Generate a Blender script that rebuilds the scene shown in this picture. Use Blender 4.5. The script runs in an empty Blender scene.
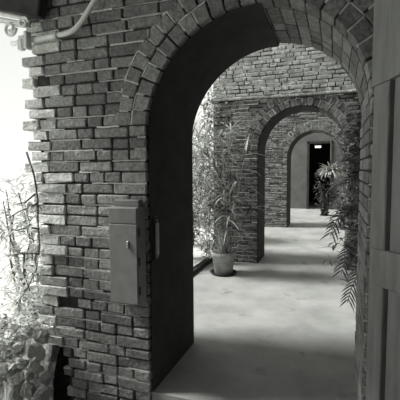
import bpy, math, random
from mathutils import Vector, Matrix
PI = math.pi
C = bpy.context.scene.collection
sc = bpy.context.scene

# ------------------------------------------------------------------ mesh helper
class MB:
    def __init__(s): s.v = []; s.f = []; s.m = []
    def add(s, vs, fs, mi=0):
        n = len(s.v); s.v += [tuple(p) for p in vs]
        for f in fs: s.f.append(tuple(i + n for i in f)); s.m.append(mi)
    def box(s, x0, x1, y0, y1, z0, z1, M=None, mi=0):
        vs = [Vector((x, y, z)) for x in (x0, x1) for y in (y0, y1) for z in (z0, z1)]
        if M: vs = [M @ v for v in vs]
        s.add(vs, [(0,1,3,2),(4,6,7,5),(0,4,5,1),(2,3,7,6),(0,2,6,4),(1,5,7,3)], mi)
    def bbox(s, x0, x1, y0, y1, z0, z1, b=.004, M=None, mi=0):
        """box with chamfered edges on all sides (24 verts)"""
        vs = []; idx = {}
        X = (x0, x1); Y = (y0, y1); Z = (z0, z1)
        for i in (0,1):
            for j in (0,1):
                for k in (0,1):
                    p = [X[i], Y[j], Z[k]]; sg = [1-2*i, 1-2*j, 1-2*k]
                    for a in range(3):
                        q = list(p)
                        for c in range(3):
                            if c != a: q[c] += sg[c]*b
                        idx[(i,j,k,a)] = len(vs); vs.append(Vector(q))
        fs = []
        for a in range(3):
            o = [c for c in range(3) if c != a]
            for sd in (0,1):
                loop = []
                for u, w in ((0,0),(1,0),(1,1),(0,1)):
                    c = [0,0,0]; c[a] = sd; c[o[0]] = u; c[o[1]] = w
                    loop.append(idx[(c[0],c[1],c[2],a)])
                fs.append(tuple(loop))
        for a in range(3):      # edges along axis a
            o = [c for c in range(3) if c != a]
            for u in (0,1):
                for w in (0,1):
                    c0 = [0,0,0]; c0[a] = 0; c0[o[0]] = u; c0[o[1]] = w
                    c1 = list(c0); c1[a] = 1
                    fs.append((idx[(*c0,o[0])], idx[(*c0,o[1])], idx[(*c1,o[1])], idx[(*c1,o[0])]))
        for i in (0,1):
            for j in (0,1):
                for k in (0,1): fs.append((idx[(i,j,k,0)], idx[(i,j,k,1)], idx[(i,j,k,2)]))
        if M: vs = [M @ v for v in vs]
        s.add(vs, fs, mi)
    def tube(s, pts, rad, n=8, caps=True, mi=0):
        pts = [Vector(p) for p in pts]; rs = rad if isinstance(rad, (list, tuple)) else [rad]*len(pts)
        up = Vector((0, 0, 1)); vs = []; fs = []
        prev = None
        for i, p in enumerate(pts):
            t = (pts[min(i+1, len(pts)-1)] - pts[max(i-1, 0)]).normalized()
            a = t.cross(up if abs(t.z) < .95 else Vector((1,0,0))) if prev is None else prev - t*prev.dot(t)
            a.normalize(); prev = a; b = t.cross(a)
            for k in range(n):
                w = 2*PI*k/n; vs.append(p + (a*math.cos(w) + b*math.sin(w))*rs[i])
        for i in range(len(pts)-1):
            for k in range(n):
                fs.append((i*n+k, i*n+(k+1) % n, (i+1)*n+(k+1) % n, (i+1)*n+k))
        if caps: fs += [tuple(range(n-1, -1, -1)), tuple(range((len(pts)-1)*n, len(pts)*n))]
        s.add(vs, fs, mi)
    def lathe(s, prof, c=(0,0,0), n=32, mi=0):
        vs = []; fs = []
        for r, z in prof:
            for k in range(n):
                w = 2*PI*k/n; vs.append((c[0]+r*math.cos(w), c[1]+r*math.sin(w), c[2]+z))
        for i in range(len(prof)-1):
            for k in range(n): fs.append((i*n+k, i*n+(k+1) % n, (i+1)*n+(k+1) % n, (i+1)*n+k))
        s.add(vs, fs, mi)
    def leaf(s, p, d, L, w, droop=.5, seg=4, up=None, mi=0):
        """a folded blade starting at p, heading d, bending down"""
        p = Vector(p); d = Vector(d).normalized()
        side = d.cross(up or Vector((0,0,1)))
        if side.length < .1: side = d.cross(Vector((0,1,0)))
        side.normalize(); vs = []; fs = []
        for i in range(seg+1):
            t = i/seg; ww = w*(math.sin(PI*min(t*.93+.07, 1)**.75)+.02)*.5
            nrm = side.cross(d).normalized()
            vs += [p - side*ww + nrm*ww*.35, p, p + side*ww + nrm*ww*.35]
            p = p + d*L/seg; d = (d + Vector((0,0,-1))*droop/seg).normalized()
        for i in range(seg):
            a = i*3; fs += [(a, a+1, a+4, a+3), (a+1, a+2, a+5, a+4)]
        s.add(vs, fs, mi)
    def build(s, name, mats, parent=None, smooth=False):
        me = bpy.data.meshes.new(name); me.from_pydata(s.v, [], s.f)
        if not isinstance(mats, (list, tuple)): mats = [mats]
        for m in mats: me.materials.append(m)
        me.polygons.foreach_set('material_index', s.m)
        if smooth: me.polygons.foreach_set('use_smooth', [True]*len(s.f))
        me.update()
        o = bpy.data.objects.new(name, me); C.objects.link(o)
        if parent: o.parent = parent
        return o

def tag(o, label=None, cat=None, group=None, kind=None):
    if label: o['label'] = label
    if cat: o['category'] = cat
    if group: o['group'] = group
    if kind: o['kind'] = kind
    return o
def thing(name, label, cat, loc=(0,0,0), rz=0, group=None):
    o = bpy.data.objects.new(name, None); C.objects.link(o)
    o.location = loc; o.rotation_euler = (0,0,rz); o.empty_display_size = .1
    return tag(o, label, cat, group)

# ------------------------------------------------------------------ materials (monochrome print, faint green tone)
def g(v): return (v*.985, v, v*.955, 1)
def mat(name, lo, hi, scale=6, rough=.85, bump=.3, bscale=40, island=0, spec=.3, stretch=(1,1,1), metal=0, trans=0, detail=6, spots=None, grain=None):
    m = bpy.data.materials.new(name); m.use_nodes = True; nt = m.node_tree; N = nt.nodes; Lk = nt.links
    b = N['Principled BSDF']; b.inputs['Roughness'].default_value = rough
    b.inputs['Specular IOR Level'].default_value = spec; b.inputs['Metallic'].default_value = metal
    tc = N.new('ShaderNodeTexCoord'); mp = N.new('ShaderNodeMapping'); mp.inputs['Scale'].default_value = stretch
    Lk.new(tc.outputs['Object'], mp.inputs['Vector'])
    n1 = N.new('ShaderNodeTexNoise'); n1.inputs['Scale'].default_value = scale; n1.inputs['Detail'].default_value = detail; n1.inputs['Roughness'].default_value = .62
    Lk.new(mp.outputs[0], n1.inputs['Vector'])
    cr = N.new('ShaderNodeValToRGB'); cr.color_ramp.elements[0].position = .3; cr.color_ramp.elements[1].position = .7
    cr.color_ramp.elements[0].color = g(lo); cr.color_ramp.elements[1].color = g(hi)
    if island:
        ge = N.new('ShaderNodeNewGeometry'); ma = N.new('ShaderNodeMix'); ma.data_type = 'FLOAT'; ma.inputs[0].default_value = island
        Lk.new(n1.outputs[0], ma.inputs[2]); Lk.new(ge.outputs['Random Per Island'], ma.inputs[3]); Lk.new(ma.outputs[0], cr.inputs[0])
    else: Lk.new(n1.outputs[0], cr.inputs[0])
    out = cr.outputs[0]
    if grain:
        n4 = N.new('ShaderNodeTexNoise'); n4.inputs['Scale'].default_value = grain[0]; n4.inputs['Detail'].default_value = 8; n4.inputs['Roughness'].default_value = .75
        Lk.new(mp.outputs[0], n4.inputs['Vector'])
        r4 = N.new('ShaderNodeMapRange'); r4.inputs[1].default_value = .32; r4.inputs[2].default_value = .68; r4.inputs[3].default_value = 1-grain[1]; r4.inputs[4].default_value = 1+grain[1]
        Lk.new(n4.outputs[0], r4.inputs[0])
        vm = N.new('ShaderNodeVectorMath'); vm.operation = 'SCALE'; Lk.new(out, vm.inputs[0]); Lk.new(r4.outputs[0], vm.inputs['Scale']); out = vm.outputs[0]
    if spots:   # (scale, threshold, value): blotches of another tone
        n3 = N.new('ShaderNodeTexNoise'); n3.inputs['Scale'].default_value = spots[0]; n3.inputs['Detail'].default_value = 4
        Lk.new(tc.outputs['Object'], n3.inputs['Vector'])
        r3 = N.new('ShaderNodeValToRGB'); r3.color_ramp.elements[0].position = spots[1]; r3.color_ramp.elements[1].position = spots[1]+.08
        Lk.new(n3.outputs[0], r3.inputs[0])
        mx = N.new('ShaderNodeMix'); mx.data_type = 'RGBA'; Lk.new(r3.outputs[0], mx.inputs[0]); Lk.new(out, mx.inputs[6]); mx.inputs[7].default_value = g(spots[2]); out = mx.outputs[2]
    Lk.new(out, b.inputs['Base Color'])
    if bump:
        n2 = N.new('ShaderNodeTexNoise'); n2.inputs['Scale'].default_value = bscale; n2.inputs['Detail'].default_value = 5
        Lk.new(mp.outputs[0], n2.inputs['Vector'])
        bp = N.new('ShaderNodeBump'); bp.inputs['Strength'].default_value = bump; bp.inputs['Distance'].default_value = .01
        Lk.new(n2.outputs[0], bp.inputs['Height']); Lk.new(bp.outputs[0], b.inputs['Normal'])
    if trans:
        tr = N.new('ShaderNodeBsdfTranslucent'); Lk.new(out, tr.inputs[0]); ms = N.new('ShaderNodeMixShader'); ms.inputs[0].default_value = trans
        Lk.new(b.outputs[0], ms.inputs[1]); Lk.new(tr.outputs[0], ms.inputs[2]); Lk.new(ms.outputs[0], N['Material Output'].inputs[0])
    return m
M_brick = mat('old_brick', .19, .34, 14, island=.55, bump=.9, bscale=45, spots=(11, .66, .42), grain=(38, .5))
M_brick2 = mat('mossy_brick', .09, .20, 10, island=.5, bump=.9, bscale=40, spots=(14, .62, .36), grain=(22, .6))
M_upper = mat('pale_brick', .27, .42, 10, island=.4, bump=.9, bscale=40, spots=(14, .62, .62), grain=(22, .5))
M_white = mat('pale_end_brick', .45, .85, 16, island=.5, bump=.9, bscale=45, grain=(30, .4))  # paler tone for bricks at the toothed left end
M_shading = mat('painted_shading', .055, .085, 6, rough=.9, bump=.15, spec=.1)  # shade of the left reveals put into the sheet colour
M_mort = mat('mortar', .02, .07, 14, bump=.8, bscale=50)
M_bed = mat('pale_mortar', .4, .85, 22, bump=.6, bscale=80, island=.35)
M_conc = mat('concrete_floor', .30, .46, 2.2, rough=.8, bump=.25, bscale=30, spots=(3.1, .63, .26))
M_step = mat('shade_dark_paving', .07, .17, 3, rough=.85, bump=.5, bscale=20, grain=(12, .4))  # deep shade of the near bay put into the paving colour
M_ground = mat('pale_gravel', .6, .8, 8, bump=.6, bscale=60)
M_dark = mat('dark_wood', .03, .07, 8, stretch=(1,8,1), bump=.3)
M_gate = mat('weathered_gate_paint', .26, .40, 5, stretch=(6,6,.6), rough=.6, bump=.35, bscale=22)
M_metal = mat('grey_painted_steel', .20, .27, 12, rough=.5, bump=.08, spots=(14, .68, .2))
M_iron = mat('black_iron', .015, .04, 20, rough=.5, bump=.2)
M_steel = mat('worn_steel', .35, .55, 30, rough=.35, bump=.1, metal=.3)
M_pipe = mat('galvanised_pipe', .82, .93, 20, rough=.45, bump=.1)
M_terra = mat('terracotta', .26, .42, 9, bump=.3, bscale=30, spots=(12, .62, .4))
M_earth = mat('rough_earth', .10, .42, 16, bump=1, bscale=30, grain=(18, .6))
M_soil = mat('soil', .02, .06, 30, bump=1)
M_leaf = mat('pale_leaf', .22, .75, 8, rough=.45, bump=0, island=.8, trans=.3)
M_palm = mat('palm_leaf', .10, .55, 8, rough=.45, bump=0, island=.8, trans=.25)
M_leafd = mat('deep_green_leaf', .05, .17, 8, rough=.5, bump=0, island=.8, trans=.2)
M_leafw = mat('silver_leaf', .45, .85, 8, rough=.5, bump=0, island=.8, trans=.35)
M_bark = mat('bark', .08, .2, 14, stretch=(1,1,.2), bump=.6)
M_stone = mat('rubble_stone', .4, .8, 9, bump=1, bscale=24, island=.3, grain=(25, .6))
M_plaster = mat('grimy_plaster', .12, .18, 3, bump=.2)

# ------------------------------------------------------------------ arcade
XL, XR, ZS = -1.099, .162, 1.724
R0 = (XR-XL)/2; XC = (XR+XL)/2
CO = .0707
def profile(R, amp): return lambda th, e=0: (XC + (R*(1+amp*math.sin(2*th))+e)*math.cos(th), ZS + (R*(1+amp*math.sin(2*th))+e)*math.sin(th))

def arcade_wall(name, label, y0, y1, x0, x1, ztop, seed, mb, amp=0, ringw=.105, nring=2, ledge=None, teeth=False, mupper=None, zb=0, CO=1.724/24+1e-6, BL=.245):
    rnd = random.Random(seed); P = profile(R0, amp)
    core = MB(); yc = y0 + .014; e = .012
    # solid core with an arched hole: left pier, right pier, spandrel fan
    n = 48; xa, xb = XL-e, XR+e
    cx0 = x0 + (.13 if teeth else .0)
    for (a, b) in ((cx0, xa), (xb, x1-.004)):
        if teeth and a == cx0: core.box(a, b, yc, y1, .22, ZS); core.box(-1.74, b, yc, y1, zb, .22)
        else: core.box(a, b, yc, y1, zb, ZS)
    arc = [P(PI*i/n, e) for i in range(n+1)]; arc[0] = (xb, ZS); arc[-1] = (xa, ZS)
    def rim(i):
        th = PI*i/n; cx, cz = XC, ZS; dx, dz = math.cos(th), math.sin(th)
        t = 1e9
        if dx > 1e-6: t = min(t, (x1-.004-cx)/dx)
        if dx < -1e-6: t = min(t, (cx0-cx)/dx)
        if dz > 1e-6: t = min(t, (ztop-cz)/dz)
        return (cx+dx*t, cz+dz*t)
    rims = [rim(i) for i in range(n+1)]
    corners = {}
    pts = []
    for i in range(n):
        q = [arc[i], rims[i]]
        if abs(rims[i][0]-(x1-.004)) < 1e-6 and abs(rims[i+1][1]-ztop) < 1e-6 and rims[i][1] < ztop-1e-6: q.append((x1-.004, ztop))
        if abs(rims[i][1]-ztop) < 1e-6 and abs(rims[i+1][0]-cx0) < 1e-6 and rims[i+1][1] < ztop-1e-6: q.append((cx0, ztop))
        q += [rims[i+1], arc[i+1]]
        k = len(q)
        vs = [(x, yc, z) for x, z in q] + [(x, y1, z) for x, z in q]
        fs = [tuple(range(k)), tuple(range(2*k-1, k-1, -1))] + [(j, j+k, (j+1) % k+k, (j+1) % k) for j in range(k)]
        core.add(vs, fs)
    root = core.build(name, M_mort); tag(root, label, 'wall', kind='structure')
    # --- face bricks
    B = MB(); W = MB(); U = MB(); bed = MB(); D_ = MB()
    j = .0055
    ncourse = int(ztop/CO)
    rt = ringw*nring
    outer = [P(PI*i/180, rt-.02) for i in range(181)]
    def bound(z, side):
        if z <= ZS: return XL if side < 0 else XR
        best = None
        for i in range(180):
            (xa_, za), (xb_, zb) = outer[i], outer[i+1]
            if (za-z)*(zb-z) <= 0 and abs(za-zb) > 1e-9:
                x = xa_+(xb_-xa_)*(z-za)/(zb-za)
                if side < 0 and x < XC: best = x
                if side > 0 and x > XC: best = x
        return best
    def face_brick(xs, xe, z, tgt, dep=.0, yb=.03, jit=.002):
        if xe-xs < .03: return
        jj = lambda: rnd.uniform(-.0025, .0025)
        n0 = len(tgt.v)
        Mx = Matrix.Translation(((xs+xe)/2, y0, z+CO/2)) @ Matrix.Rotation(rnd.gauss(0, .008), 4, 'Y')
        hw = (xe-xs)/2-j; hz = CO/2-j
        tgt.bbox(-hw+jj(), hw+jj(), -rnd.uniform(0, .009)-dep, yb, -hz+jj(), hz+jj(), rnd.uniform(.004, .009), Mx)
        for i in range(n0, len(tgt.v)): tgt.v[i] = tuple(c+rnd.uniform(-jit, jit) for c in tgt.v[i])
    for c in range(int(zb/CO), ncourse):
        z = c*CO; zm = z+CO/2
        lb, rb = bound(zm, -1), bound(zm, 1)
        if zm <= ZS and False: pass
        spans = [(x0, x1)] if lb is None else [(x0, lb), (rb, x1)]
        if zm > ZS and lb is not None: pass
        for si, (a, b) in enumerate(spans):
            if teeth and si == 0 and zm < .25: a = -1.80+max(0, -.12-z)*.3
            if teeth and si == 0: a += (0, .065, .02, .09)[c % 4] + rnd.uniform(-.012, .012)
            if si == 0: # lay from the jamb leftwards so that quoins stay whole
                x = b; first = True; lst = []
                while x > a+.02:
                    L = BL if rnd.random() < (.8 if c % 2 == 0 else .32) else BL/2
                    L *= rnd.uniform(.95, 1.05)
                    if first and c % 2: L = BL*rnd.choice((.5, .5, .75))
                    if first and c % 2 == 0: L = BL*rnd.choice((1, 1, .5))
                    first = False
                    if x-L < a+.05: L = x-a
                    if L > BL*1.1: lst.append((x-L/2, x)); lst.append((x-L, x-L/2)); x -= L; continue
                    lst.append((x-L, x)); x -= L
            else:
                x = a; lst = []
                while x < b-.02:
                    L = BL if rnd.random() < (.8 if c % 2 == 0 else .32) else BL/2
                    if x+L > b-.05: L = b-x
                    lst.append((x, x+L)); x += L
            for (xs, xe) in lst:
                t = U if (mupper and z > ledge) else B
                if teeth and abs(xs-(x0+.16)) < .09 and c % 3 == 1 and rnd.random() < .6 and xe-xs < .15:
                    if not D_.v or abs(D_.v[-1][2]-z) > CO*1.2: face_brick(xs, xe, z, D_, -.02); continue
                if teeth and xs < x0+.16 and rnd.random() < .93:
                    face_brick(xs, xe, z, W, rnd.uniform(0, .012), .1, .005); continue
                face_brick(xs, xe, z, t)
            if b-a > .05:      # smears of pale bedding mortar
                x = a+(.14 if teeth and si == 0 else 0)
                while x < b-.03:
                    L = rnd.uniform(.05, .35); xe = min(x+L, b-.004)
                    if rnd.random() < .6:
                        h = rnd.uniform(.004, .007); ya_ = y0+rnd.uniform(-.004, .004)
                        k_ = max(2, int((xe-x)/.03)); top_ = [(x+(xe-x)*i/k_, z+rnd.uniform(.2, 1)*h+.001) for i in range(k_+1)]; bot_ = [(x+(xe-x)*i/k_, z-rnd.uniform(.2, 1)*h-.001) for i in range(k_+1)]
                        n_ = k_+1; bed.add([(p, ya_, q) for p, q in bot_+top_]+[(p, y0+.02, q) for p, q in bot_+top_],
                            [(i, i+1, n_+i+1, n_+i) for i in range(k_)]+[(n_+i, n_+i+1, 3*n_+i+1, 3*n_+i) for i in range(k_)]+[(2*n_+i, 2*n_+i+1, i+1, i) for i in range(k_)])
                    x = xe+.001
    # --- rings of voussoirs + soffit
    nv = int(PI*(R0+.1)/.098) if amp else int(PI*(R0+.1)/.085)
    for k in range(nring):
        off = ringw*k; nn = nv+k*4
        for i in range(nn):
            t0 = PI*i/nn; t1 = PI*(i+1)/nn; gt = .005/(R0+off)
            a0, a1 = t0+gt, t1-gt
            ra, rb_ = off+.004+rnd.uniform(-.003, .003), off+ringw-.005+rnd.uniform(-.005, .004)
            yf = y0-.004-rnd.uniform(0, .008); yb = y0+.05 if k else y0+.115
            am = (a0+a1)/2; cx, cz = P(am, (ra+rb_)/2)
            q = []
            for (th, rr) in ((a0, ra), (a1, ra), (a1, rb_), (a0, rb_)): q.append(P(th, rr))
            q2 = [(cx+(x-cx)*.90, cz+(z-cz)*.90) for x, z in q]
            vs = [(x, yf, z) for x, z in q2]+[(x, yf+.006, z) for x, z in q]+[(x, yb, z) for x, z in q]
            B.add(vs, [(0,1,2,3)]+[(m, m+4, (m+1)%4+4, (m+1)%4) for m in range(4)]+[(m+4, m+8, (m+1)%4+8, (m+1)%4+4) for m in range(4)]+[(8,11,10,9)])
            if rnd.random() < .8:   # pale joint between voussoirs
                w = rnd.uniform(.004, .009)/(R0+off); r1_, r2_ = off+rnd.uniform(.0,.05), off+ringw
                q = [P(t0-w, r1_), P(t0+w, r1_), P(t0+w, r2_), P(t0-w, r2_)]
                bed.add([(x, y0-.001, z) for x, z in q]+[(x, y0+.02, z) for x, z in q], [(0,1,2,3)]+[(m, m+4, (m+1)%4+4, (m+1)%4) for m in range(4)])
            if rnd.random() < .75:
                w = rnd.uniform(.003, .006)
                q = [P(a0, off+ringw-w), P(a1, off+ringw-w), P(a1, off+ringw+w), P(a0, off+ringw+w)]
                bed.add([(x, y0-.002, z) for x, z in q]+[(x, y0+.02, z) for x, z in q], [(0,1,2,3)]+[(m, m+4, (m+1)%4+4, (m+1)%4) for m in range(4)])
    # soffit bricks and reveals: courses running back through the thickness
    S = MB()
    yr = y0+.118; ns = int(PI*R0/.075)
    for i in range(ns):
        t0 = PI*i/ns+.006; t1 = PI*(i+1)/ns-.006; y = yr if True else y0
        y += (0, .06)[i % 2]*0
        while y < y1-.02:
            L = rnd.choice((BL/2, BL)); ye = min(y+L, y1)
            r_ = .0+rnd.uniform(-.003, .003)
            q = [P(t0, r_), P(t1, r_), P(t1, .03), P(t0, .03)]
            S.add([(x, y+j, z) for x, z in q]+[(x, ye-j, z) for x, z in q], [(0,1,2,3),(7,6,5,4)]+[(m, m+4, (m+1)%4+4, (m+1)%4) for m in range(4)])
            y = ye
    for c in range(int(ZS/CO)+1):
        z = c*CO; ze = min(z+CO, ZS)
        if ze-z < .02: continue
        for sd in (-1, 1):
            y = y0+.034
            while y < y1-.02:
                L = rnd.choice((BL/2, BL)); ye = min(y+L, y1)
                q = rnd.uniform(-.002, .003)
                if sd < 0: S.bbox(XL-.03, XL+q, y+j, ye-j, z+j, ze-j, .004)
                else: S.bbox(XR-q, XR+.03, y+j, ye-j, z+j, ze-j, .004)
                y = ye
    B.build('face_brickwork', mb, root); S.build('reveal_brickwork', mb, root)
    bed.build('pointing', M_bed, root)
    if D_.v: D_.build('burnt_brick_headers', M_mort, root)
    if W.v: W.build('toothed_end_bricks', M_white, root)
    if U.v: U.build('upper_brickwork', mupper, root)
    if ledge:
        Lg = MB(); x = x0
        while x < x1:
            L = rnd.uniform(.2, .3); xe = min(x+L, x1); Lg.bbox(x+.001, xe-.001, y0-.035, y0+.03, ledge-.012+rnd.uniform(-.002,.002), ledge+.018, .005); x = xe
        Lg.build('string_course', M_upper, root)
    return root

Y1, Y1B, Y2, Y2B, Y3, Y3B, Y4 = 2.139, 2.91, 5.755, 6.33, 9.553, 10.3, 14.287
RW = 1.55
arcade_wall('wall_front', 'near brick arch wall with toothed pale left edge', Y1, Y1B, -2.05, RW, 3.3, 3, M_brick, amp=.045, teeth=True, zb=-.42)
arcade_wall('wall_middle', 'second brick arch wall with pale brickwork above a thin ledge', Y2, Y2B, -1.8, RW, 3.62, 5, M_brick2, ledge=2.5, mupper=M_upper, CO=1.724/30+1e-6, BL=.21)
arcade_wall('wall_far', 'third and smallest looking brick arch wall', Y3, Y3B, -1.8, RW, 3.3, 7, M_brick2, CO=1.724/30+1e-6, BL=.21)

def shading(y0, y1, thick0, thick1, tmax, amp, zb=0.0):  # near-black sheet added over left reveal and soffit brick, imitating shade
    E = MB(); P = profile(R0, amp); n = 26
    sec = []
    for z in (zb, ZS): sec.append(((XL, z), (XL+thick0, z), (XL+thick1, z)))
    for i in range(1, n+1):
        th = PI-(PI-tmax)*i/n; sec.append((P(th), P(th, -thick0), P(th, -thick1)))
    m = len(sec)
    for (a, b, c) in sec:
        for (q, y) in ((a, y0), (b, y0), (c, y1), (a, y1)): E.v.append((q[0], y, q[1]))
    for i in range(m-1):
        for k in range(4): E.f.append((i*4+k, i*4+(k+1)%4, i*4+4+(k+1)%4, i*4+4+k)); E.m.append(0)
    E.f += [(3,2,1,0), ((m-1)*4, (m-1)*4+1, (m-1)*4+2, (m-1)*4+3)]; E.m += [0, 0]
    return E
tag(shading(Y1+.03, Y1B+.005, .006, .012, math.radians(84), .045, -.1).build('arch_shading', M_shading), 'sheet of painted black lining on the left inner side of the near arch', 'arch lining', kind='structure')
tag(shading(Y2+.03, Y2B+.005, .006, .01, math.radians(70), 0).build('arch_shading', M_shading), 'sheet of painted black lining on the left inner side of the second arch', 'arch lining', kind='structure')
tag(shading(Y3+.03, Y3B+.005, .006, .01, math.radians(100), 0).build('arch_shading', M_shading), 'sheet of painted black lining on the left inner side of the third arch', 'arch lining', kind='structure')

# end wall with a dark doorway
E = MB(); dx0, dx1, dz = -.90, -.12, 2.36
E.box(-1.8, dx0, Y4, Y4+.3, 0, 3.3); E.box(dx1, RW, Y4, Y4+.3, 0, 3.3); E.box(dx0, dx1, Y4, Y4+.3, dz, 3.3)
we = tag(E.build('wall_end', M_plaster), 'plain grimy wall closing the far end with a dark doorway', 'wall', kind='structure')
E = MB(); ya = Y4+.3
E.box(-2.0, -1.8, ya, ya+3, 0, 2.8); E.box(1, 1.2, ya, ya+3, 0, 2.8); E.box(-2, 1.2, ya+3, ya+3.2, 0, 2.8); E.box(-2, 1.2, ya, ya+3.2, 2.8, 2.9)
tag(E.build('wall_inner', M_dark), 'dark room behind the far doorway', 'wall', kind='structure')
fr = MB()
for a, b in ((dx0-.05, dx0+.03), (dx1-.03, dx1+.05)): fr.bbox(a, b, Y4-.03, Y4+.1, 0, dz+.05, .006)
fr.bbox(dx0-.05, dx1+.05, Y4-.03, Y4+.1, dz-.03, dz+.05, .006)
tag(fr.build('door_1', M_dark), 'dark wooden frame of the doorway at the far end', 'door', kind='structure')
# right side wall
E = MB(); E.box(RW, RW+.3, Y1, Y4+.3, 0, 3.4)
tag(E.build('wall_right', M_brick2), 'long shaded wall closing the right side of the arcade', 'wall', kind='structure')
# floor and ground
E = MB(); E.box(-1.86, RW+.3, Y1B, Y4+3.4, -.12, 0); E.box(XL-.02, RW+.3, Y1+.02, Y1B, -.42, 0); 
tag(E.build('floor', M_conc), 'smooth worn concrete walkway floor', 'floor', kind='structure')
E = MB(); E.box(-30, -1.86, -12, Y4, -.45, -.42); E.box(-30, -1.86, 2.6, 60, -.3, -.10)
tag(E.build('ground', M_ground), 'pale sunlit ground outside on the left', 'ground', kind='structure')
E = MB(); E.bbox(-1.9, -1.80, Y1B+.02, Y2-.02, -.1, .055, .008)
tag(E.build('trim_1', M_dark), 'low dark kerb along the open left side', 'kerb', kind='structure')
E = MB(); E.box(-1.9, -1.2, -1.5, Y1+.02, -.46, -.38)
E.box(-2.1, -1.7, Y1+.25, Y1B, -.46, .2)
tag(E.build('planting_bed', M_soil), 'sunken dark soil bed at the foot of the near wall', 'soil', kind='structure')
E = MB(); E.box(-2.45, -2.15, -1.6, 1.5, -.42, .95)  # unseen low wall added to darken the lower wall and floor
tag(E.build('light_blocker_left', M_brick2), 'unseen low wall added left of the near bay to block light', 'wall', kind='structure')
E = MB(); E.box(-1.8, RW+.3, Y1B, 4.0, 3.3, 3.4)  # unseen cover added to keep light off the start of this bay
tag(E.build('blocker', M_dark), 'unseen added roof over the start of the second bay', 'blocker', kind='structure')
E = MB(); E.box(-1.22, RW+.3, -1.5, Y1+.02, -.42, -.09)
tag(E.build('floor_near', M_step), 'shade-coloured dark paving of the near bay below the arch threshold', 'floor', kind='structure')
# canopy over the viewpoint
E = MB(); E.box(-1.8, RW+.3, -1.5, Y1-.03, 2.95, 3.05)
for i in range(5): E.box(-1.75, RW+.3, -1.2+i*.7, -1.12+i*.7, 2.83, 2.95)
E.box(-1.0, .0, -1.5, 2.0, .32, .36, Matrix.Translation((-1.80, 0, 2.425)) @ Matrix.Rotation(math.radians(15), 4, 'Y'))
E.box(-1.86, -1.78, -1.5, Y1-.03, 2.72, 3.0)
tag(E.build('ceiling', M_dark), 'dark timber canopy over the near bay', 'ceiling', kind='structure')
E = MB(); E.box(RW, RW+.3, -1.5, Y1, 0, 2.95); E.box(-1.0, RW+.3, -1.8, -1.5, 0, 2.95)
tag(E.build('wall_near', M_brick2), 'near side walls of the first bay', 'wall', kind='structure')

# ------------------------------------------------------------------ dark eaves beam + scroll bracket + conduit
E = MB(); Mx = Matrix.Translation((-1.80, 2.03, 2.425)) @ Matrix.Rotation(math.radians(15), 4, 'Y')
E.bbox(-.9, .0, 0, .08, .0, .30, .008, Mx)
tag(E.build('eaves_beam', M_dark), 'dark eaves beam end at the top left beside the brick wall', 'beam')
BX, BZ = -1.93, 2.37
br = thing('scroll_bracket', 'pale curled metal bracket under the dark beam, top left', 'bracket', (BX, 2.03, BZ))
for w_, o_ in ((.013, .0), (.011, -.032), (.008, -.055)):
    E = MB(); E.tube([(-.40, .0, .165+o_), (-.25, -.005, .13+o_), (-.10, -.005, .09+o_), (.0, 0, .062+o_), (.065, .01, .045+o_*.8)], w_, 8)
    E.build('slanting_bar', M_pipe, br, True)
E = MB()
E.tube([(.04+.038*math.cos(a)*(1-a/12), -.02, .018+.038*math.sin(a)*(1-a/12)) for a in [i*.35 for i in range(26)]], .009, 8)
E.build('scroll', M_pipe, br, True)
E = MB()
E.tube([(-.08+.05*math.cos(-a)*(1-a/12), -.01, .0+.05*math.sin(-a)*(1-a/12)) for a in [i*.35 for i in range(26)]], .01, 8)
E.build('scroll', M_pipe, br, True)
E = MB(); E.bbox(.03, .058, -.02, .03, -.14, -.03, .006); E.build('drop_rod', M_pipe, br)
E = MB(); E.bbox(-.035, .01, -.01, .03, -.14, -.07, .008); E.build('mounting_plate', M_pipe, br)

cp = thing('conduit_pipe', 'pale conduit pipe bending upwards across the brick wall, top left', 'pipe', (-1.885, 2.068, 2.302))
E = MB(); yy = 0
pts = [(-.16, yy, -.01), (.08, yy, -.002), (.18, yy, .002), (.26, yy, .004), (.31, yy, .012), (.35, yy, .03), (.39, yy, .062), (.425, yy, .10), (.55, yy, .245), (.67, yy, .385)]
E.tube(pts, .0165, 12); E.build('pipe', M_pipe, cp, True)
E = MB(); E.tube([(-.012, yy, 0), (.03, yy, -.0005)], .021, 12); E.build('coupling', M_pipe, cp, True)
for px, pz in ((.2, .002), (.61, .315)):
    E = MB(); E.bbox(px-.012, px+.012, -.02, .055, pz-.022, pz+.022, .004); E.build('pipe_clip', M_steel, cp)

# ------------------------------------------------------------------ electrical box
bx = thing('meter_box', 'grey steel cabinet fixed on the brick pier beside the near arch', 'metal box', (-1.21, Y1-.01, .62))
E = MB(); E.bbox(-.10, .10, -.10, .0, .0, .605, .004); E.build('body', M_metal, bx)
E = MB(); E.bbox(-.098, .094, -.108, -.101, .008, .50, .003); E.build('door', M_metal, bx)
E = MB(); E.bbox(-.098, .094, -.108, -.101, .506, .60, .003); E.build('upper_cover', M_metal, bx)
E = MB(); E.bbox(.03, .044, -.122, -.108, .355, .40, .003); E.build('latch', M_steel, bx)['label'] = 'bright steel latch'
for z in (.07, .25, .43):
    E = MB(); E.tube([(.104, -.098, z), (.104, -.098, z+.05)], .007, 8); E.build('hinge', M_iron, bx)
E = MB(); E.bbox(-.085, .085, -.06, -.0, .605, .645, .004); E.build('cable_hood', M_metal, bx)

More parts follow.
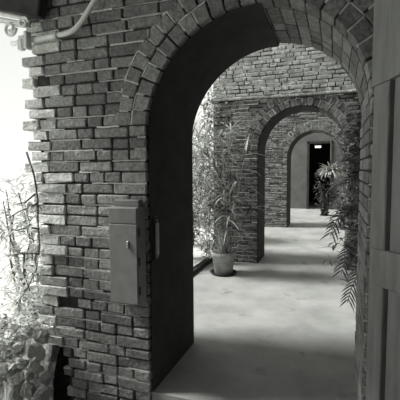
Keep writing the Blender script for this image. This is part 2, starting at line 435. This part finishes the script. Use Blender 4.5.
# catch on the dark reveal
ct = thing('gate_latch', 'bright steel latch plate on the dark inner side of the near arch', 'latch', (XL, 2.215, .90))
E = MB(); E.bbox(.0, .018, -.03, .04, -.03, .25, .003); E.build('backplate', M_iron, ct)
E = MB(); E.bbox(.018, .034, -.014, .016, .0, .21, .004); E.build('latch_bar', M_steel, ct)
for z in (-.01, .225):
    E = MB(); E.tube([(.016, .005, z), (.026, .005, z)], .007, 8); E.build('bolt', M_steel, ct)

# ------------------------------------------------------------------ wooden gate leaf at right, swung towards the viewpoint
ang = math.atan2(-.76, .65)
gt = thing('wooden_gate', 'tall weathered wooden gate leaf opened at the right edge of the near arch', 'gate', (.185, 2.10, 0), ang)
L = .66
def gp(name, *boxes, b=.005):
    E = MB()
    for q in boxes: E.bbox(*q, b)
    return E.build(name, M_gate, gt)
gp('hinge_stile', (.0, .094, -.02, .022, .03, 2.74))
gp('meeting_stile', (L-.08, L, -.02, .022, .03, 2.74))
gp('mid_rail', (.02, L-.07, -.028, .028, .87, 1.055))
gp('bottom_rail', (.02, L-.07, -.028, .028, .03, .22))
E = MB()   # top board with an arched lower edge
n = 24; top = []
for i in range(n+1):
    t = i/n; x = .0+L*t; z = 1.845+.16*t**1.3
    top.append((x, z))
vs = [(x, -.032, z) for x, z in top]+[(x, -.032, 2.74) for x, z in top]+[(x, .03, z) for x, z in top]+[(x, .03, 2.74) for x, z in top]
k = n+1; fs = []
for i in range(n): fs += [(i, i+1, k+i+1, k+i), (2*k+i, 3*k+i, 3*k+i+1, 2*k+i+1), (i, 2*k+i, 2*k+i+1, i+1), (k+i, k+i+1, 3*k+i+1, 3*k+i)]
fs += [(0, k, 3*k, 2*k), (n, 2*k+n, 3*k+n, k+n)]
E.add(vs, fs); E.build('top_board', M_gate, gt)
for i in range(4):
    a = .112+i*(L-.2)/4; gp('board', (a, a+(L-.2)/4-.008, -.008, .012, .05, 2.6))
for z in (.35, 1.42):
    E = MB(); E.tube([(-.002, .028, z), (-.002, .028, z+.09)], .007, 8); E.build('hinge', M_iron, gt)

# ------------------------------------------------------------------ plants
def pot(parent, r, h, material=M_terra, saucer=True):
    E = MB(); E.lathe([(0, .012), (r*.70, .012), (r*.74, .02), (r*.93, h*.78), (r*1.0, h*.79), (r*1.03, h), (r*.93, h), (r*.9, h*.86), (0, h*.86)], n=36)
    E.build('pot', material, parent, True)
    E = MB(); E.lathe([(0, h*.87), (r*.5, h*.9), (r*.9, h*.865)], n=24); E.build('soil', M_soil, parent)
    if saucer:
        E = MB(); E.lathe([(0, 0), (r*1.0, 0), (r*1.12, .03), (r*1.05, .03), (r*.9, .012), (0, .012)], n=32); E.build('saucer', M_iron, parent, True)
def cane_path(rnd, base, top, bend=.06, n=7):
    b, t = Vector(base), Vector(top); o = Vector((rnd.uniform(-1,1), rnd.uniform(-1,1), 0))*bend
    return [b.lerp(t, i/(n-1)) + o*math.sin(PI*i/(n-1)) for i in range(n)]

# potted bamboo palm by the second arch
rnd = random.Random(11)
pp = thing('potted_bamboo_palm', 'tall potted plant with long thin leaves standing before the second arch', 'potted plant', (-1.44, 5.06, 0))
pot(pp, .168, .31)
fol = MB()
for i in range(22):
    a = rnd.uniform(0, 2*PI); r = rnd.uniform(.1, .46); h = rnd.uniform(.8, 2.0)
    top = (r*math.cos(a)*1.15-.03, r*math.sin(a)*.7-.05, h)
    pth = cane_path(rnd, (rnd.uniform(-.07,.07), rnd.uniform(-.07,.07), .235), top, .05, 8)
    E = MB(); E.tube(pth, [.007-.0006*k for k in range(8)], 6); E.build('cane', M_leaf, pp, True)
    for k in range(3, 8):
        p = pth[k]
        for q in range(5 if k < 7 else 11):
            w = rnd.uniform(0, 2*PI); el = rnd.uniform(-.1, .9)
            fol.leaf(p, (math.cos(w)*math.cos(el), math.sin(w)*math.cos(el)*.8, math.sin(el)), rnd.uniform(.2, .42), rnd.uniform(.018, .028), rnd.uniform(.6, 1.6), 5)
for i in range(60):      # short leaves low around the rim
    w = rnd.uniform(0, 2*PI); el = rnd.uniform(.3, 1.3)
    fol.leaf((rnd.uniform(-.08,.08), rnd.uniform(-.08,.08), .24), (math.cos(w)*math.cos(el), math.sin(w)*math.cos(el), math.sin(el)), rnd.uniform(.15, .5), .012, rnd.uniform(.3, 1.2), 5)
fol.build('foliage', M_palm, pp)

# climbing sprigs on the end of the second wall
def climber(name, label, loc, stems, leafmat, nleaf, L, W, seed, cat='climbing plant', rad=.006, spread=.08, droop=.8, stemmat=M_bark, flat=1):
    rnd = random.Random(seed); o = thing(name, label, cat, loc); fol = MB()
    for st in stems:
        E = MB(); n = len(st); E.tube(st, [rad*(1-.6*i/(n-1)) for i in range(n)], 6); E.build('stem', stemmat, o, True)
        for i in range(nleaf):
            t = rnd.uniform(0.05, 1)*(n-1); k = min(int(t), n-2); p = Vector(st[k]).lerp(Vector(st[k+1]), t-k)
            p += Vector((rnd.gauss(0, spread), rnd.gauss(0, spread)*flat, rnd.gauss(0, spread)))
            w = rnd.uniform(0, 2*PI); el = rnd.uniform(-.7, .7)
            fol.leaf(p, (math.cos(w)*math.cos(el), math.sin(w)*math.cos(el), math.sin(el)), rnd.uniform(.6, 1.3)*L, rnd.uniform(.7, 1.2)*W, droop, 3)
    fol.build('foliage', leafmat, o)
    return o
climber('climbing_vine', 'pale leafy climber rising up the left end of the second arch wall', (-1.775, 5.53, -.1),
        [[(0,0,0), (-.03,0,.6), (.02,-.02,1.3), (-.04,0,1.9), (.05,-.02,2.4), (.03,-.03,2.75)], [(.0,0,0), (-.1,0,.8), (-.14,-.05,1.5), (-.06,-.03,2.1), (.0,-.03,2.5)]],
        M_leaf, 420, .09, .035, 21, spread=.075, flat=.5)

# garden shrubs outside left
def shrub(label, loc, r, h, nleaf, leafmat, seed, L=.12, W=.03, group=None, name='garden_shrub', cat='shrub', droop=.8):
    rnd = random.Random(seed); o = thing(name, label, cat, loc, group=group); fol = MB()
    for i in range(7):
        a = rnd.uniform(0, 2*PI); rr = r*rnd.uniform(.2, .7)
        st = cane_path(rnd, (rnd.uniform(-.05,.05), rnd.uniform(-.05,.05), 0), (rr*math.cos(a), rr*math.sin(a), h*rnd.uniform(.6, .95)), .1, 6)
        E = MB(); E.tube(st, [.018-.0025*k for k in range(6)], 6); E.build('branch', M_bark, o, True)
    for i in range(nleaf):
        while True:
            u = Vector((rnd.uniform(-1,1), rnd.uniform(-1,1), rnd.uniform(-1,1)))
            if .3 < u.length < 1: break
        p = (u.x*r, u.y*r, h*.53+u.z*h*.5)
        w = rnd.uniform(0, 2*PI); el = rnd.uniform(-.6, .9)
        fol.leaf(p, (math.cos(w)*math.cos(el), math.sin(w)*math.cos(el), math.sin(el)), rnd.uniform(.6, 1.3)*L, rnd.uniform(.7, 1.2)*W, droop, 3)
    fol.build('foliage', leafmat, o)
    return o
shrub('bright leafy bush just outside the bay, behind the near arch jamb', (-2.75, 7.3, -.1), .55, 2.3, 1500, M_leaf, 31, .22, .028)
shrub('low feathery bush outside the kerb left of the potted plant', (-2.55, 5.2, -.1), .36, 1.15, 900, M_leafd, 32, .2, .022)
shrub('dark spiky leaved bush beyond the kerb behind the potted plant', (-2.42, 6.1, -.1), .36, 1.9, 500, M_leafd, 34, .3, .03, droop=.5)
shrub('tall pale tree bush standing farther off in the garden', (-4.3, 10.5, -.1), 1.2, 3.2, 1500, M_leafw, 33, .22, .05)

# vines by the left edge of the near wall
def px_left(x, y): # helper grid: point in the plane just behind the near wall
    return ((x-38)*.0069, 0, (208-y)*.0062)
vn = climber('bare_vine', 'thin curving bare vine with few leaves left of the brick wall', (-1.845, 2.0, 1.21),
        [[px_left(30,150), px_left(38,175), px_left(41,200), px_left(40,225), px_left(41,250), px_left(36,275), px_left(24,297), px_left(8,318)],
         [px_left(41,203), px_left(30,209), px_left(18,213), px_left(2,222)],
         [px_left(41,231), px_left(28,230), px_left(14,234), px_left(0,231)],
         [px_left(40,258), px_left(28,258), px_left(14,260), px_left(0,263)],
         [px_left(38,194), px_left(26,203), px_left(12,206)],
         [px_left(22,258), px_left(20,280), px_left(27,300)]],
        M_leaf, 12, .08, .03, 41, 'vine', rad=.007, spread=.05, flat=.3)
shrub('silvery bush filling the gap left of the brick wall', (-2.95, 3.1, -.1), .42, 1.55, 900, M_leafw, 42, .13, .03)
shrub('light spiky bush low beside the wall foot', (-2.42, 2.55, -.1), .2, .62, 420, M_leafw, 43, .16, .018, droop=.4)

# earth bank behind the rubble
from mathutils import noise
E = MB(); nx, ny = 60, 26
for i in range(nx+1):
    for k in range(ny+1):
        x = -3.0+1.10*i/nx; y = 2.13+.75*k/ny
        if y < 2.2: y += 0
        h = .26-max(0, -2.02-x)*.5-max(0, x+1.98)*1.6; e_ = min(1, (k+.0)/4); h = -.44+(h+.44)*e_**.4
        h += .10*noise.noise(Vector((x*9, y*9, 1)))+.035*noise.noise(Vector((x*25, y*25, 4)))
        E.v.append((x, y-.06*e_*0+.02*noise.noise(Vector((x*20, 3, y*20))), h))
for i in range(nx):
    for k in range(ny): E.f.append((i*(ny+1)+k, (i+1)*(ny+1)+k, (i+1)*(ny+1)+k+1, i*(ny+1)+k+1)); E.m.append(0)
eb = E.build('earth_bank', M_earth); tag(eb, 'lumpy pale earth bank against the foot of the brick wall', 'earth', kind='structure')
# rubble mound at the wall foot (each stone its own object)
rnd = random.Random(51)
def stone_mesh(seed, r):
    import bmesh
    rr = random.Random(seed); bm = bmesh.new(); bmesh.ops.create_icosphere(bm, subdivisions=4, radius=1)
    ph = [(Vector((rr.uniform(-1,1), rr.uniform(-1,1), rr.uniform(-1,1))).normalized(), rr.uniform(.55, .85)) for _ in range(9)]
    for v in bm.verts:
        for nrm, d in ph:
            e = v.co.dot(nrm)-d
            if e > 0: v.co -= nrm*e*.9
    from mathutils import noise
    for v in bm.verts: v.co *= 1+.18*noise.noise(v.co*2.2+Vector((seed*3.1,0,0)))+.07*noise.noise(v.co*6+Vector((seed*3.1,0,0)))
    for v in bm.verts: v.co = Vector((v.co.x*r*1.25, v.co.y*r, v.co.z*r*.8))
    me = bpy.data.meshes.new('rubble_stone'); bm.to_mesh(me); bm.free(); me.materials.append(M_stone); return me
stones = [stone_mesh(60+i, 1) for i in range(4)]
heap = []
for tries in range(3000):
    z = rnd.uniform(-.36, .32); r = rnd.uniform(.04, .075)*(1.15 if z < 0 else .85)
    x = rnd.uniform(-2.36, -1.83+max(0, .0)) if z < .05 else rnd.uniform(-2.3, -1.84+.0); y = 2.06-.3*max(0, .25-z)*rnd.uniform(.5, 1)
    if all((x-q[0])**2+(y-q[1])**2+(z-q[2])**2 > (.98*(r+q[3]))**2 for q in heap): heap.append((x, y, z, r))
    if len(heap) >= 45: break
for i, (x, y, z, r) in enumerate(heap):
    o = bpy.data.objects.new('rubble_stone', stones[i % 4]); C.objects.link(o); o.location = (x, y, z); o.scale = (r*.95, r, r*1.15); o.rotation_euler = (rnd.uniform(-.6,.6), rnd.uniform(-.6,.6), rnd.uniform(0, 3))
    tag(o, 'rough grey rubble stone in the heap at the foot of the brick wall', 'stone', 'rubble stones heaped at the foot of the wall')
climber('ground_creeper', 'small leafy creeper trailing over the rubble stones', (-2.05, 1.95, 0),
        [[(-.25,-.1,.1), (-.15,-.05,.3), (-.02,0,.42), (.06,.05,.46)], [(-.3,0,.05), (-.12,-.12,.2), (.02,-.05,.28)]], M_leafw, 260, .05, .028, 44, 'creeper', spread=.08)

# hanging leafy palm at right, behind the near arch
rnd = random.Random(71)
rp = thing('arching_palm', 'dark bushy palm with drooping fronds behind the right jamb of the near arch', 'plant', (.47, 3.75, 0))
pot(rp, .17, .3)
fol = MB()
def frond(fol, pts, L=.1, W=.012, step=.035, parent=None, ang=.75):
    for a, b in zip(pts, pts[1:]):
        a, b = Vector(a), Vector(b); d = (b-a); n = max(1, int(d.length/step)); t = d.normalized()
        s = t.cross(Vector((0,1,0)));
        if s.length < .1: s = Vector((1,0,0))
        s.normalize()
        for i in range(n):
            p = a+d*(i/n)
            for sg in (-1, 1): fol.leaf(p, t*math.cos(ang)+s*sg*math.sin(ang)+Vector((0, rnd.uniform(-.25,.25), -.1)), L*rnd.uniform(.8, 1.15), W, .5, 3, up=Vector((0,1,0)))
stems = [[(0,0,.26),(-.06,-.03,1.0),(-.12,-.05,1.5),(-.2,-.08,1.75),(-.3,-.1,1.8)],
         [(0.02,0,.26),(-.05,-.02,.9),(-.13,-.05,1.3),(-.25,-.1,1.45),(-.38,-.12,1.3)],
         [(0,.03,.26),(-.04,.1,1.1),(-.1,.15,1.7),(-.16,.2,2.0),(-.2,.2,2.1)],
         [(0,0,.26),(-.08,-.05,.8),(-.18,-.1,1.08),(-.32,-.12,1.12),(-.44,-.13,1.0),(-.5,-.14,.84)],
         [(0,0,.26),(-.06,-.05,.6),(-.16,-.1,.84),(-.28,-.12,.82),(-.36,-.13,.66),(-.40,-.14,.5)],
         [(0,0,.26),(-.06,-.06,.42),(-.14,-.1,.58),(-.24,-.12,.55),(-.31,-.13,.38),(-.34,-.13,.24)],
         [(0.03,0,.26),(.0,.1,.9),(-.06,.2,1.4),(-.2,.3,1.6),(-.34,.3,1.5)],
         [(0.03,0,.26),(.03,0,1.0),(-.02,0,1.6),(-.08,-.02,1.95),(-.18,-.02,2.02)]]
for st in stems:
    E = MB(); E.tube(st, [.009*(1-.7*i/(len(st)-1)) for i in range(len(st))], 6); E.build('stem', M_leafd, rp, True)
    frond(fol, st[-3:], .13, .014)
    for i in range(300):
        k = rnd.randint(1, max(1, len(st)-3)); p = Vector(st[k]).lerp(Vector(st[k+1]), rnd.random())
        if p.z < .55: continue
        p += Vector((rnd.gauss(0, .08), rnd.gauss(0, .1), rnd.gauss(0, .08))); w = rnd.uniform(0, 2*PI)
        fol.leaf(p, (math.cos(w), math.sin(w), rnd.uniform(-.8, .5)), rnd.uniform(.05, .12), .022, .8, 3)
fol.build('foliage', M_leafd, rp)
climber('trailing_ivy', 'dark ivy hanging over the right pier of the second arch', (.36, 5.66, 0),
        [[(.1,0,0), (.06,0,.8), (0,-.02,1.5), (.03,0,2.2), (.1,0,2.45)], [(.2,0,0), (-.05,-.04,.9), (-.16,-.03,1.4), (-.14,0,1.75), (.02,0,2.2)], [(.25,0,0),(.3,0,1.2),(.2,0,2.3)]],
        M_leafd, 520, .07, .045, 45, 'ivy', spread=.09, flat=.3)

# hanging basket under the third arch, right side
HB = (-.10, 9.95); zt = ZS+math.sqrt(R0**2-(HB[0]-XC)**2)
hb = thing('hanging_basket', 'hanging basket with light leaves on a pale chain under the third arch', 'hanging basket', (HB[0], HB[1], 1.28))
E = MB(); E.tube([(0,0,.34), (0,0,zt-1.28+.005)], .016, 6); E.build('chain', M_steel, hb)
for k in range(3):
    a = 2*PI*k/3; E = MB(); E.tube([(0,0,.34), (.14*math.cos(a), .14*math.sin(a), .1)], .004, 5); E.build('wire', M_steel, hb)
E = MB(); E.lathe([(0, -.06), (.08, -.04), (.13, .03), (.145, .1), (.13, .1), (0, .08)], n=20); E.build('basket', M_dark, hb, True)
fol = MB(); rnd = random.Random(81)
for i in range(240):
    w = rnd.uniform(0, 2*PI); el = rnd.uniform(-.1, 1.1); d = (math.cos(w)*math.cos(el), math.sin(w)*math.cos(el), math.sin(el))
    p = Vector((d[0]*.1*rnd.random(), d[1]*.1, .1))
    fol.leaf(p, d, rnd.uniform(.16, .42), .045, rnd.uniform(1, 2.2), 4)
fol.build('foliage', M_leafw, hb)
# potted shrub in front of the far doorway
fs_ = thing('potted_shrub', 'slender potted shrub standing right of the far doorway', 'potted plant', (-.28, 12.4, 0))
pot(fs_, .13, .24, M_iron)
fol = MB()
for i in range(5):
    st = cane_path(rnd, (rnd.uniform(-.04,.04), 0, .24), (rnd.uniform(-.25,.45), rnd.uniform(-.2,.2), rnd.uniform(.6, 1.1)), .08, 6)
    E = MB(); E.tube(st, .011, 6); E.build('stem', M_bark, fs_, True)
    for q in range(90):
        k = rnd.randint(1, 5); p = st[k]+Vector((rnd.gauss(0,.1), rnd.gauss(0,.1), rnd.gauss(0,.07))); w = rnd.uniform(0, 2*PI)
        fol.leaf(p, (math.cos(w), math.sin(w), rnd.uniform(-.6,.6)), rnd.uniform(.1,.2), .04, .8, 3)
fol.build('foliage', M_leafd, fs_)

# lit lamp over the doorway
em = bpy.data.materials.new('lamp_glow'); em.use_nodes = True
pb = em.node_tree.nodes['Principled BSDF']; pb.inputs['Base Color'].default_value = g(.8); pb.inputs['Emission Color'].default_value = g(1); pb.inputs['Emission Strength'].default_value = 1.3
lp = thing('ceiling_lamp', 'small lit rectangular lamp inside the top of the far doorway', 'lamp', (-.59, Y4+.18, 2.22))
E = MB(); E.bbox(-.12, .12, -.02, .06, .045, .14, .005); E.build('housing', M_iron, lp)
E = MB(); E.bbox(-.105, .105, -.035, .05, -.03, .045, .01); E.build('diffuser', em, lp)

# ------------------------------------------------------------------ light
w = bpy.data.worlds.new('World'); sc.world = w; w.use_nodes = True
nt = w.node_tree; bg = nt.nodes['Background']
tcn = nt.nodes.new('ShaderNodeTexCoord'); sx = nt.nodes.new('ShaderNodeSeparateXYZ'); cr = nt.nodes.new('ShaderNodeValToRGB')
nt.links.new(tcn.outputs['Generated'], sx.inputs[0]); nt.links.new(sx.outputs[2], cr.inputs[0]); nt.links.new(cr.outputs[0], bg.inputs[0])
cr.color_ramp.elements[0].color = g(1.0); cr.color_ramp.elements[1].color = g(.5)
bg.inputs[1].default_value = 1.1
sd = bpy.data.lights.new('sun', 'SUN'); sd.energy = 5.0; sd.angle = math.radians(14); sd.color = (1, 1, .98)
so = bpy.data.objects.new('sun', sd); C.objects.link(so)
so.rotation_euler = Vector((-1.0, -.25, 1.15)).to_track_quat('Z', 'Y').to_euler()

# ------------------------------------------------------------------ camera
cd = bpy.data.cameras.new('camera'); cam = bpy.data.objects.new('camera', cd); C.objects.link(cam)
cd.sensor_width = 36; cd.lens = 383.24/400*36; cd.clip_start = .02
F = Vector((-0.33068334, 0.94036835, -0.07972386)); Rv = Vector((0.94353191, 0.33120944, -0.00691641)); U = Vector((-0.01990132, 0.07750915, 0.99679299))
cam.matrix_world = Matrix(((Rv.x, U.x, -F.x, 0), (Rv.y, U.y, -F.y, 0), (Rv.z, U.z, -F.z, 1.45), (0, 0, 0, 1)))
sc.camera = cam
sc.view_settings.view_transform = 'Standard'; sc.view_settings.look = 'None'; sc.view_settings.gamma = 1; sc.view_settings.use_curve_mapping = False
sc.view_settings.exposure = 0
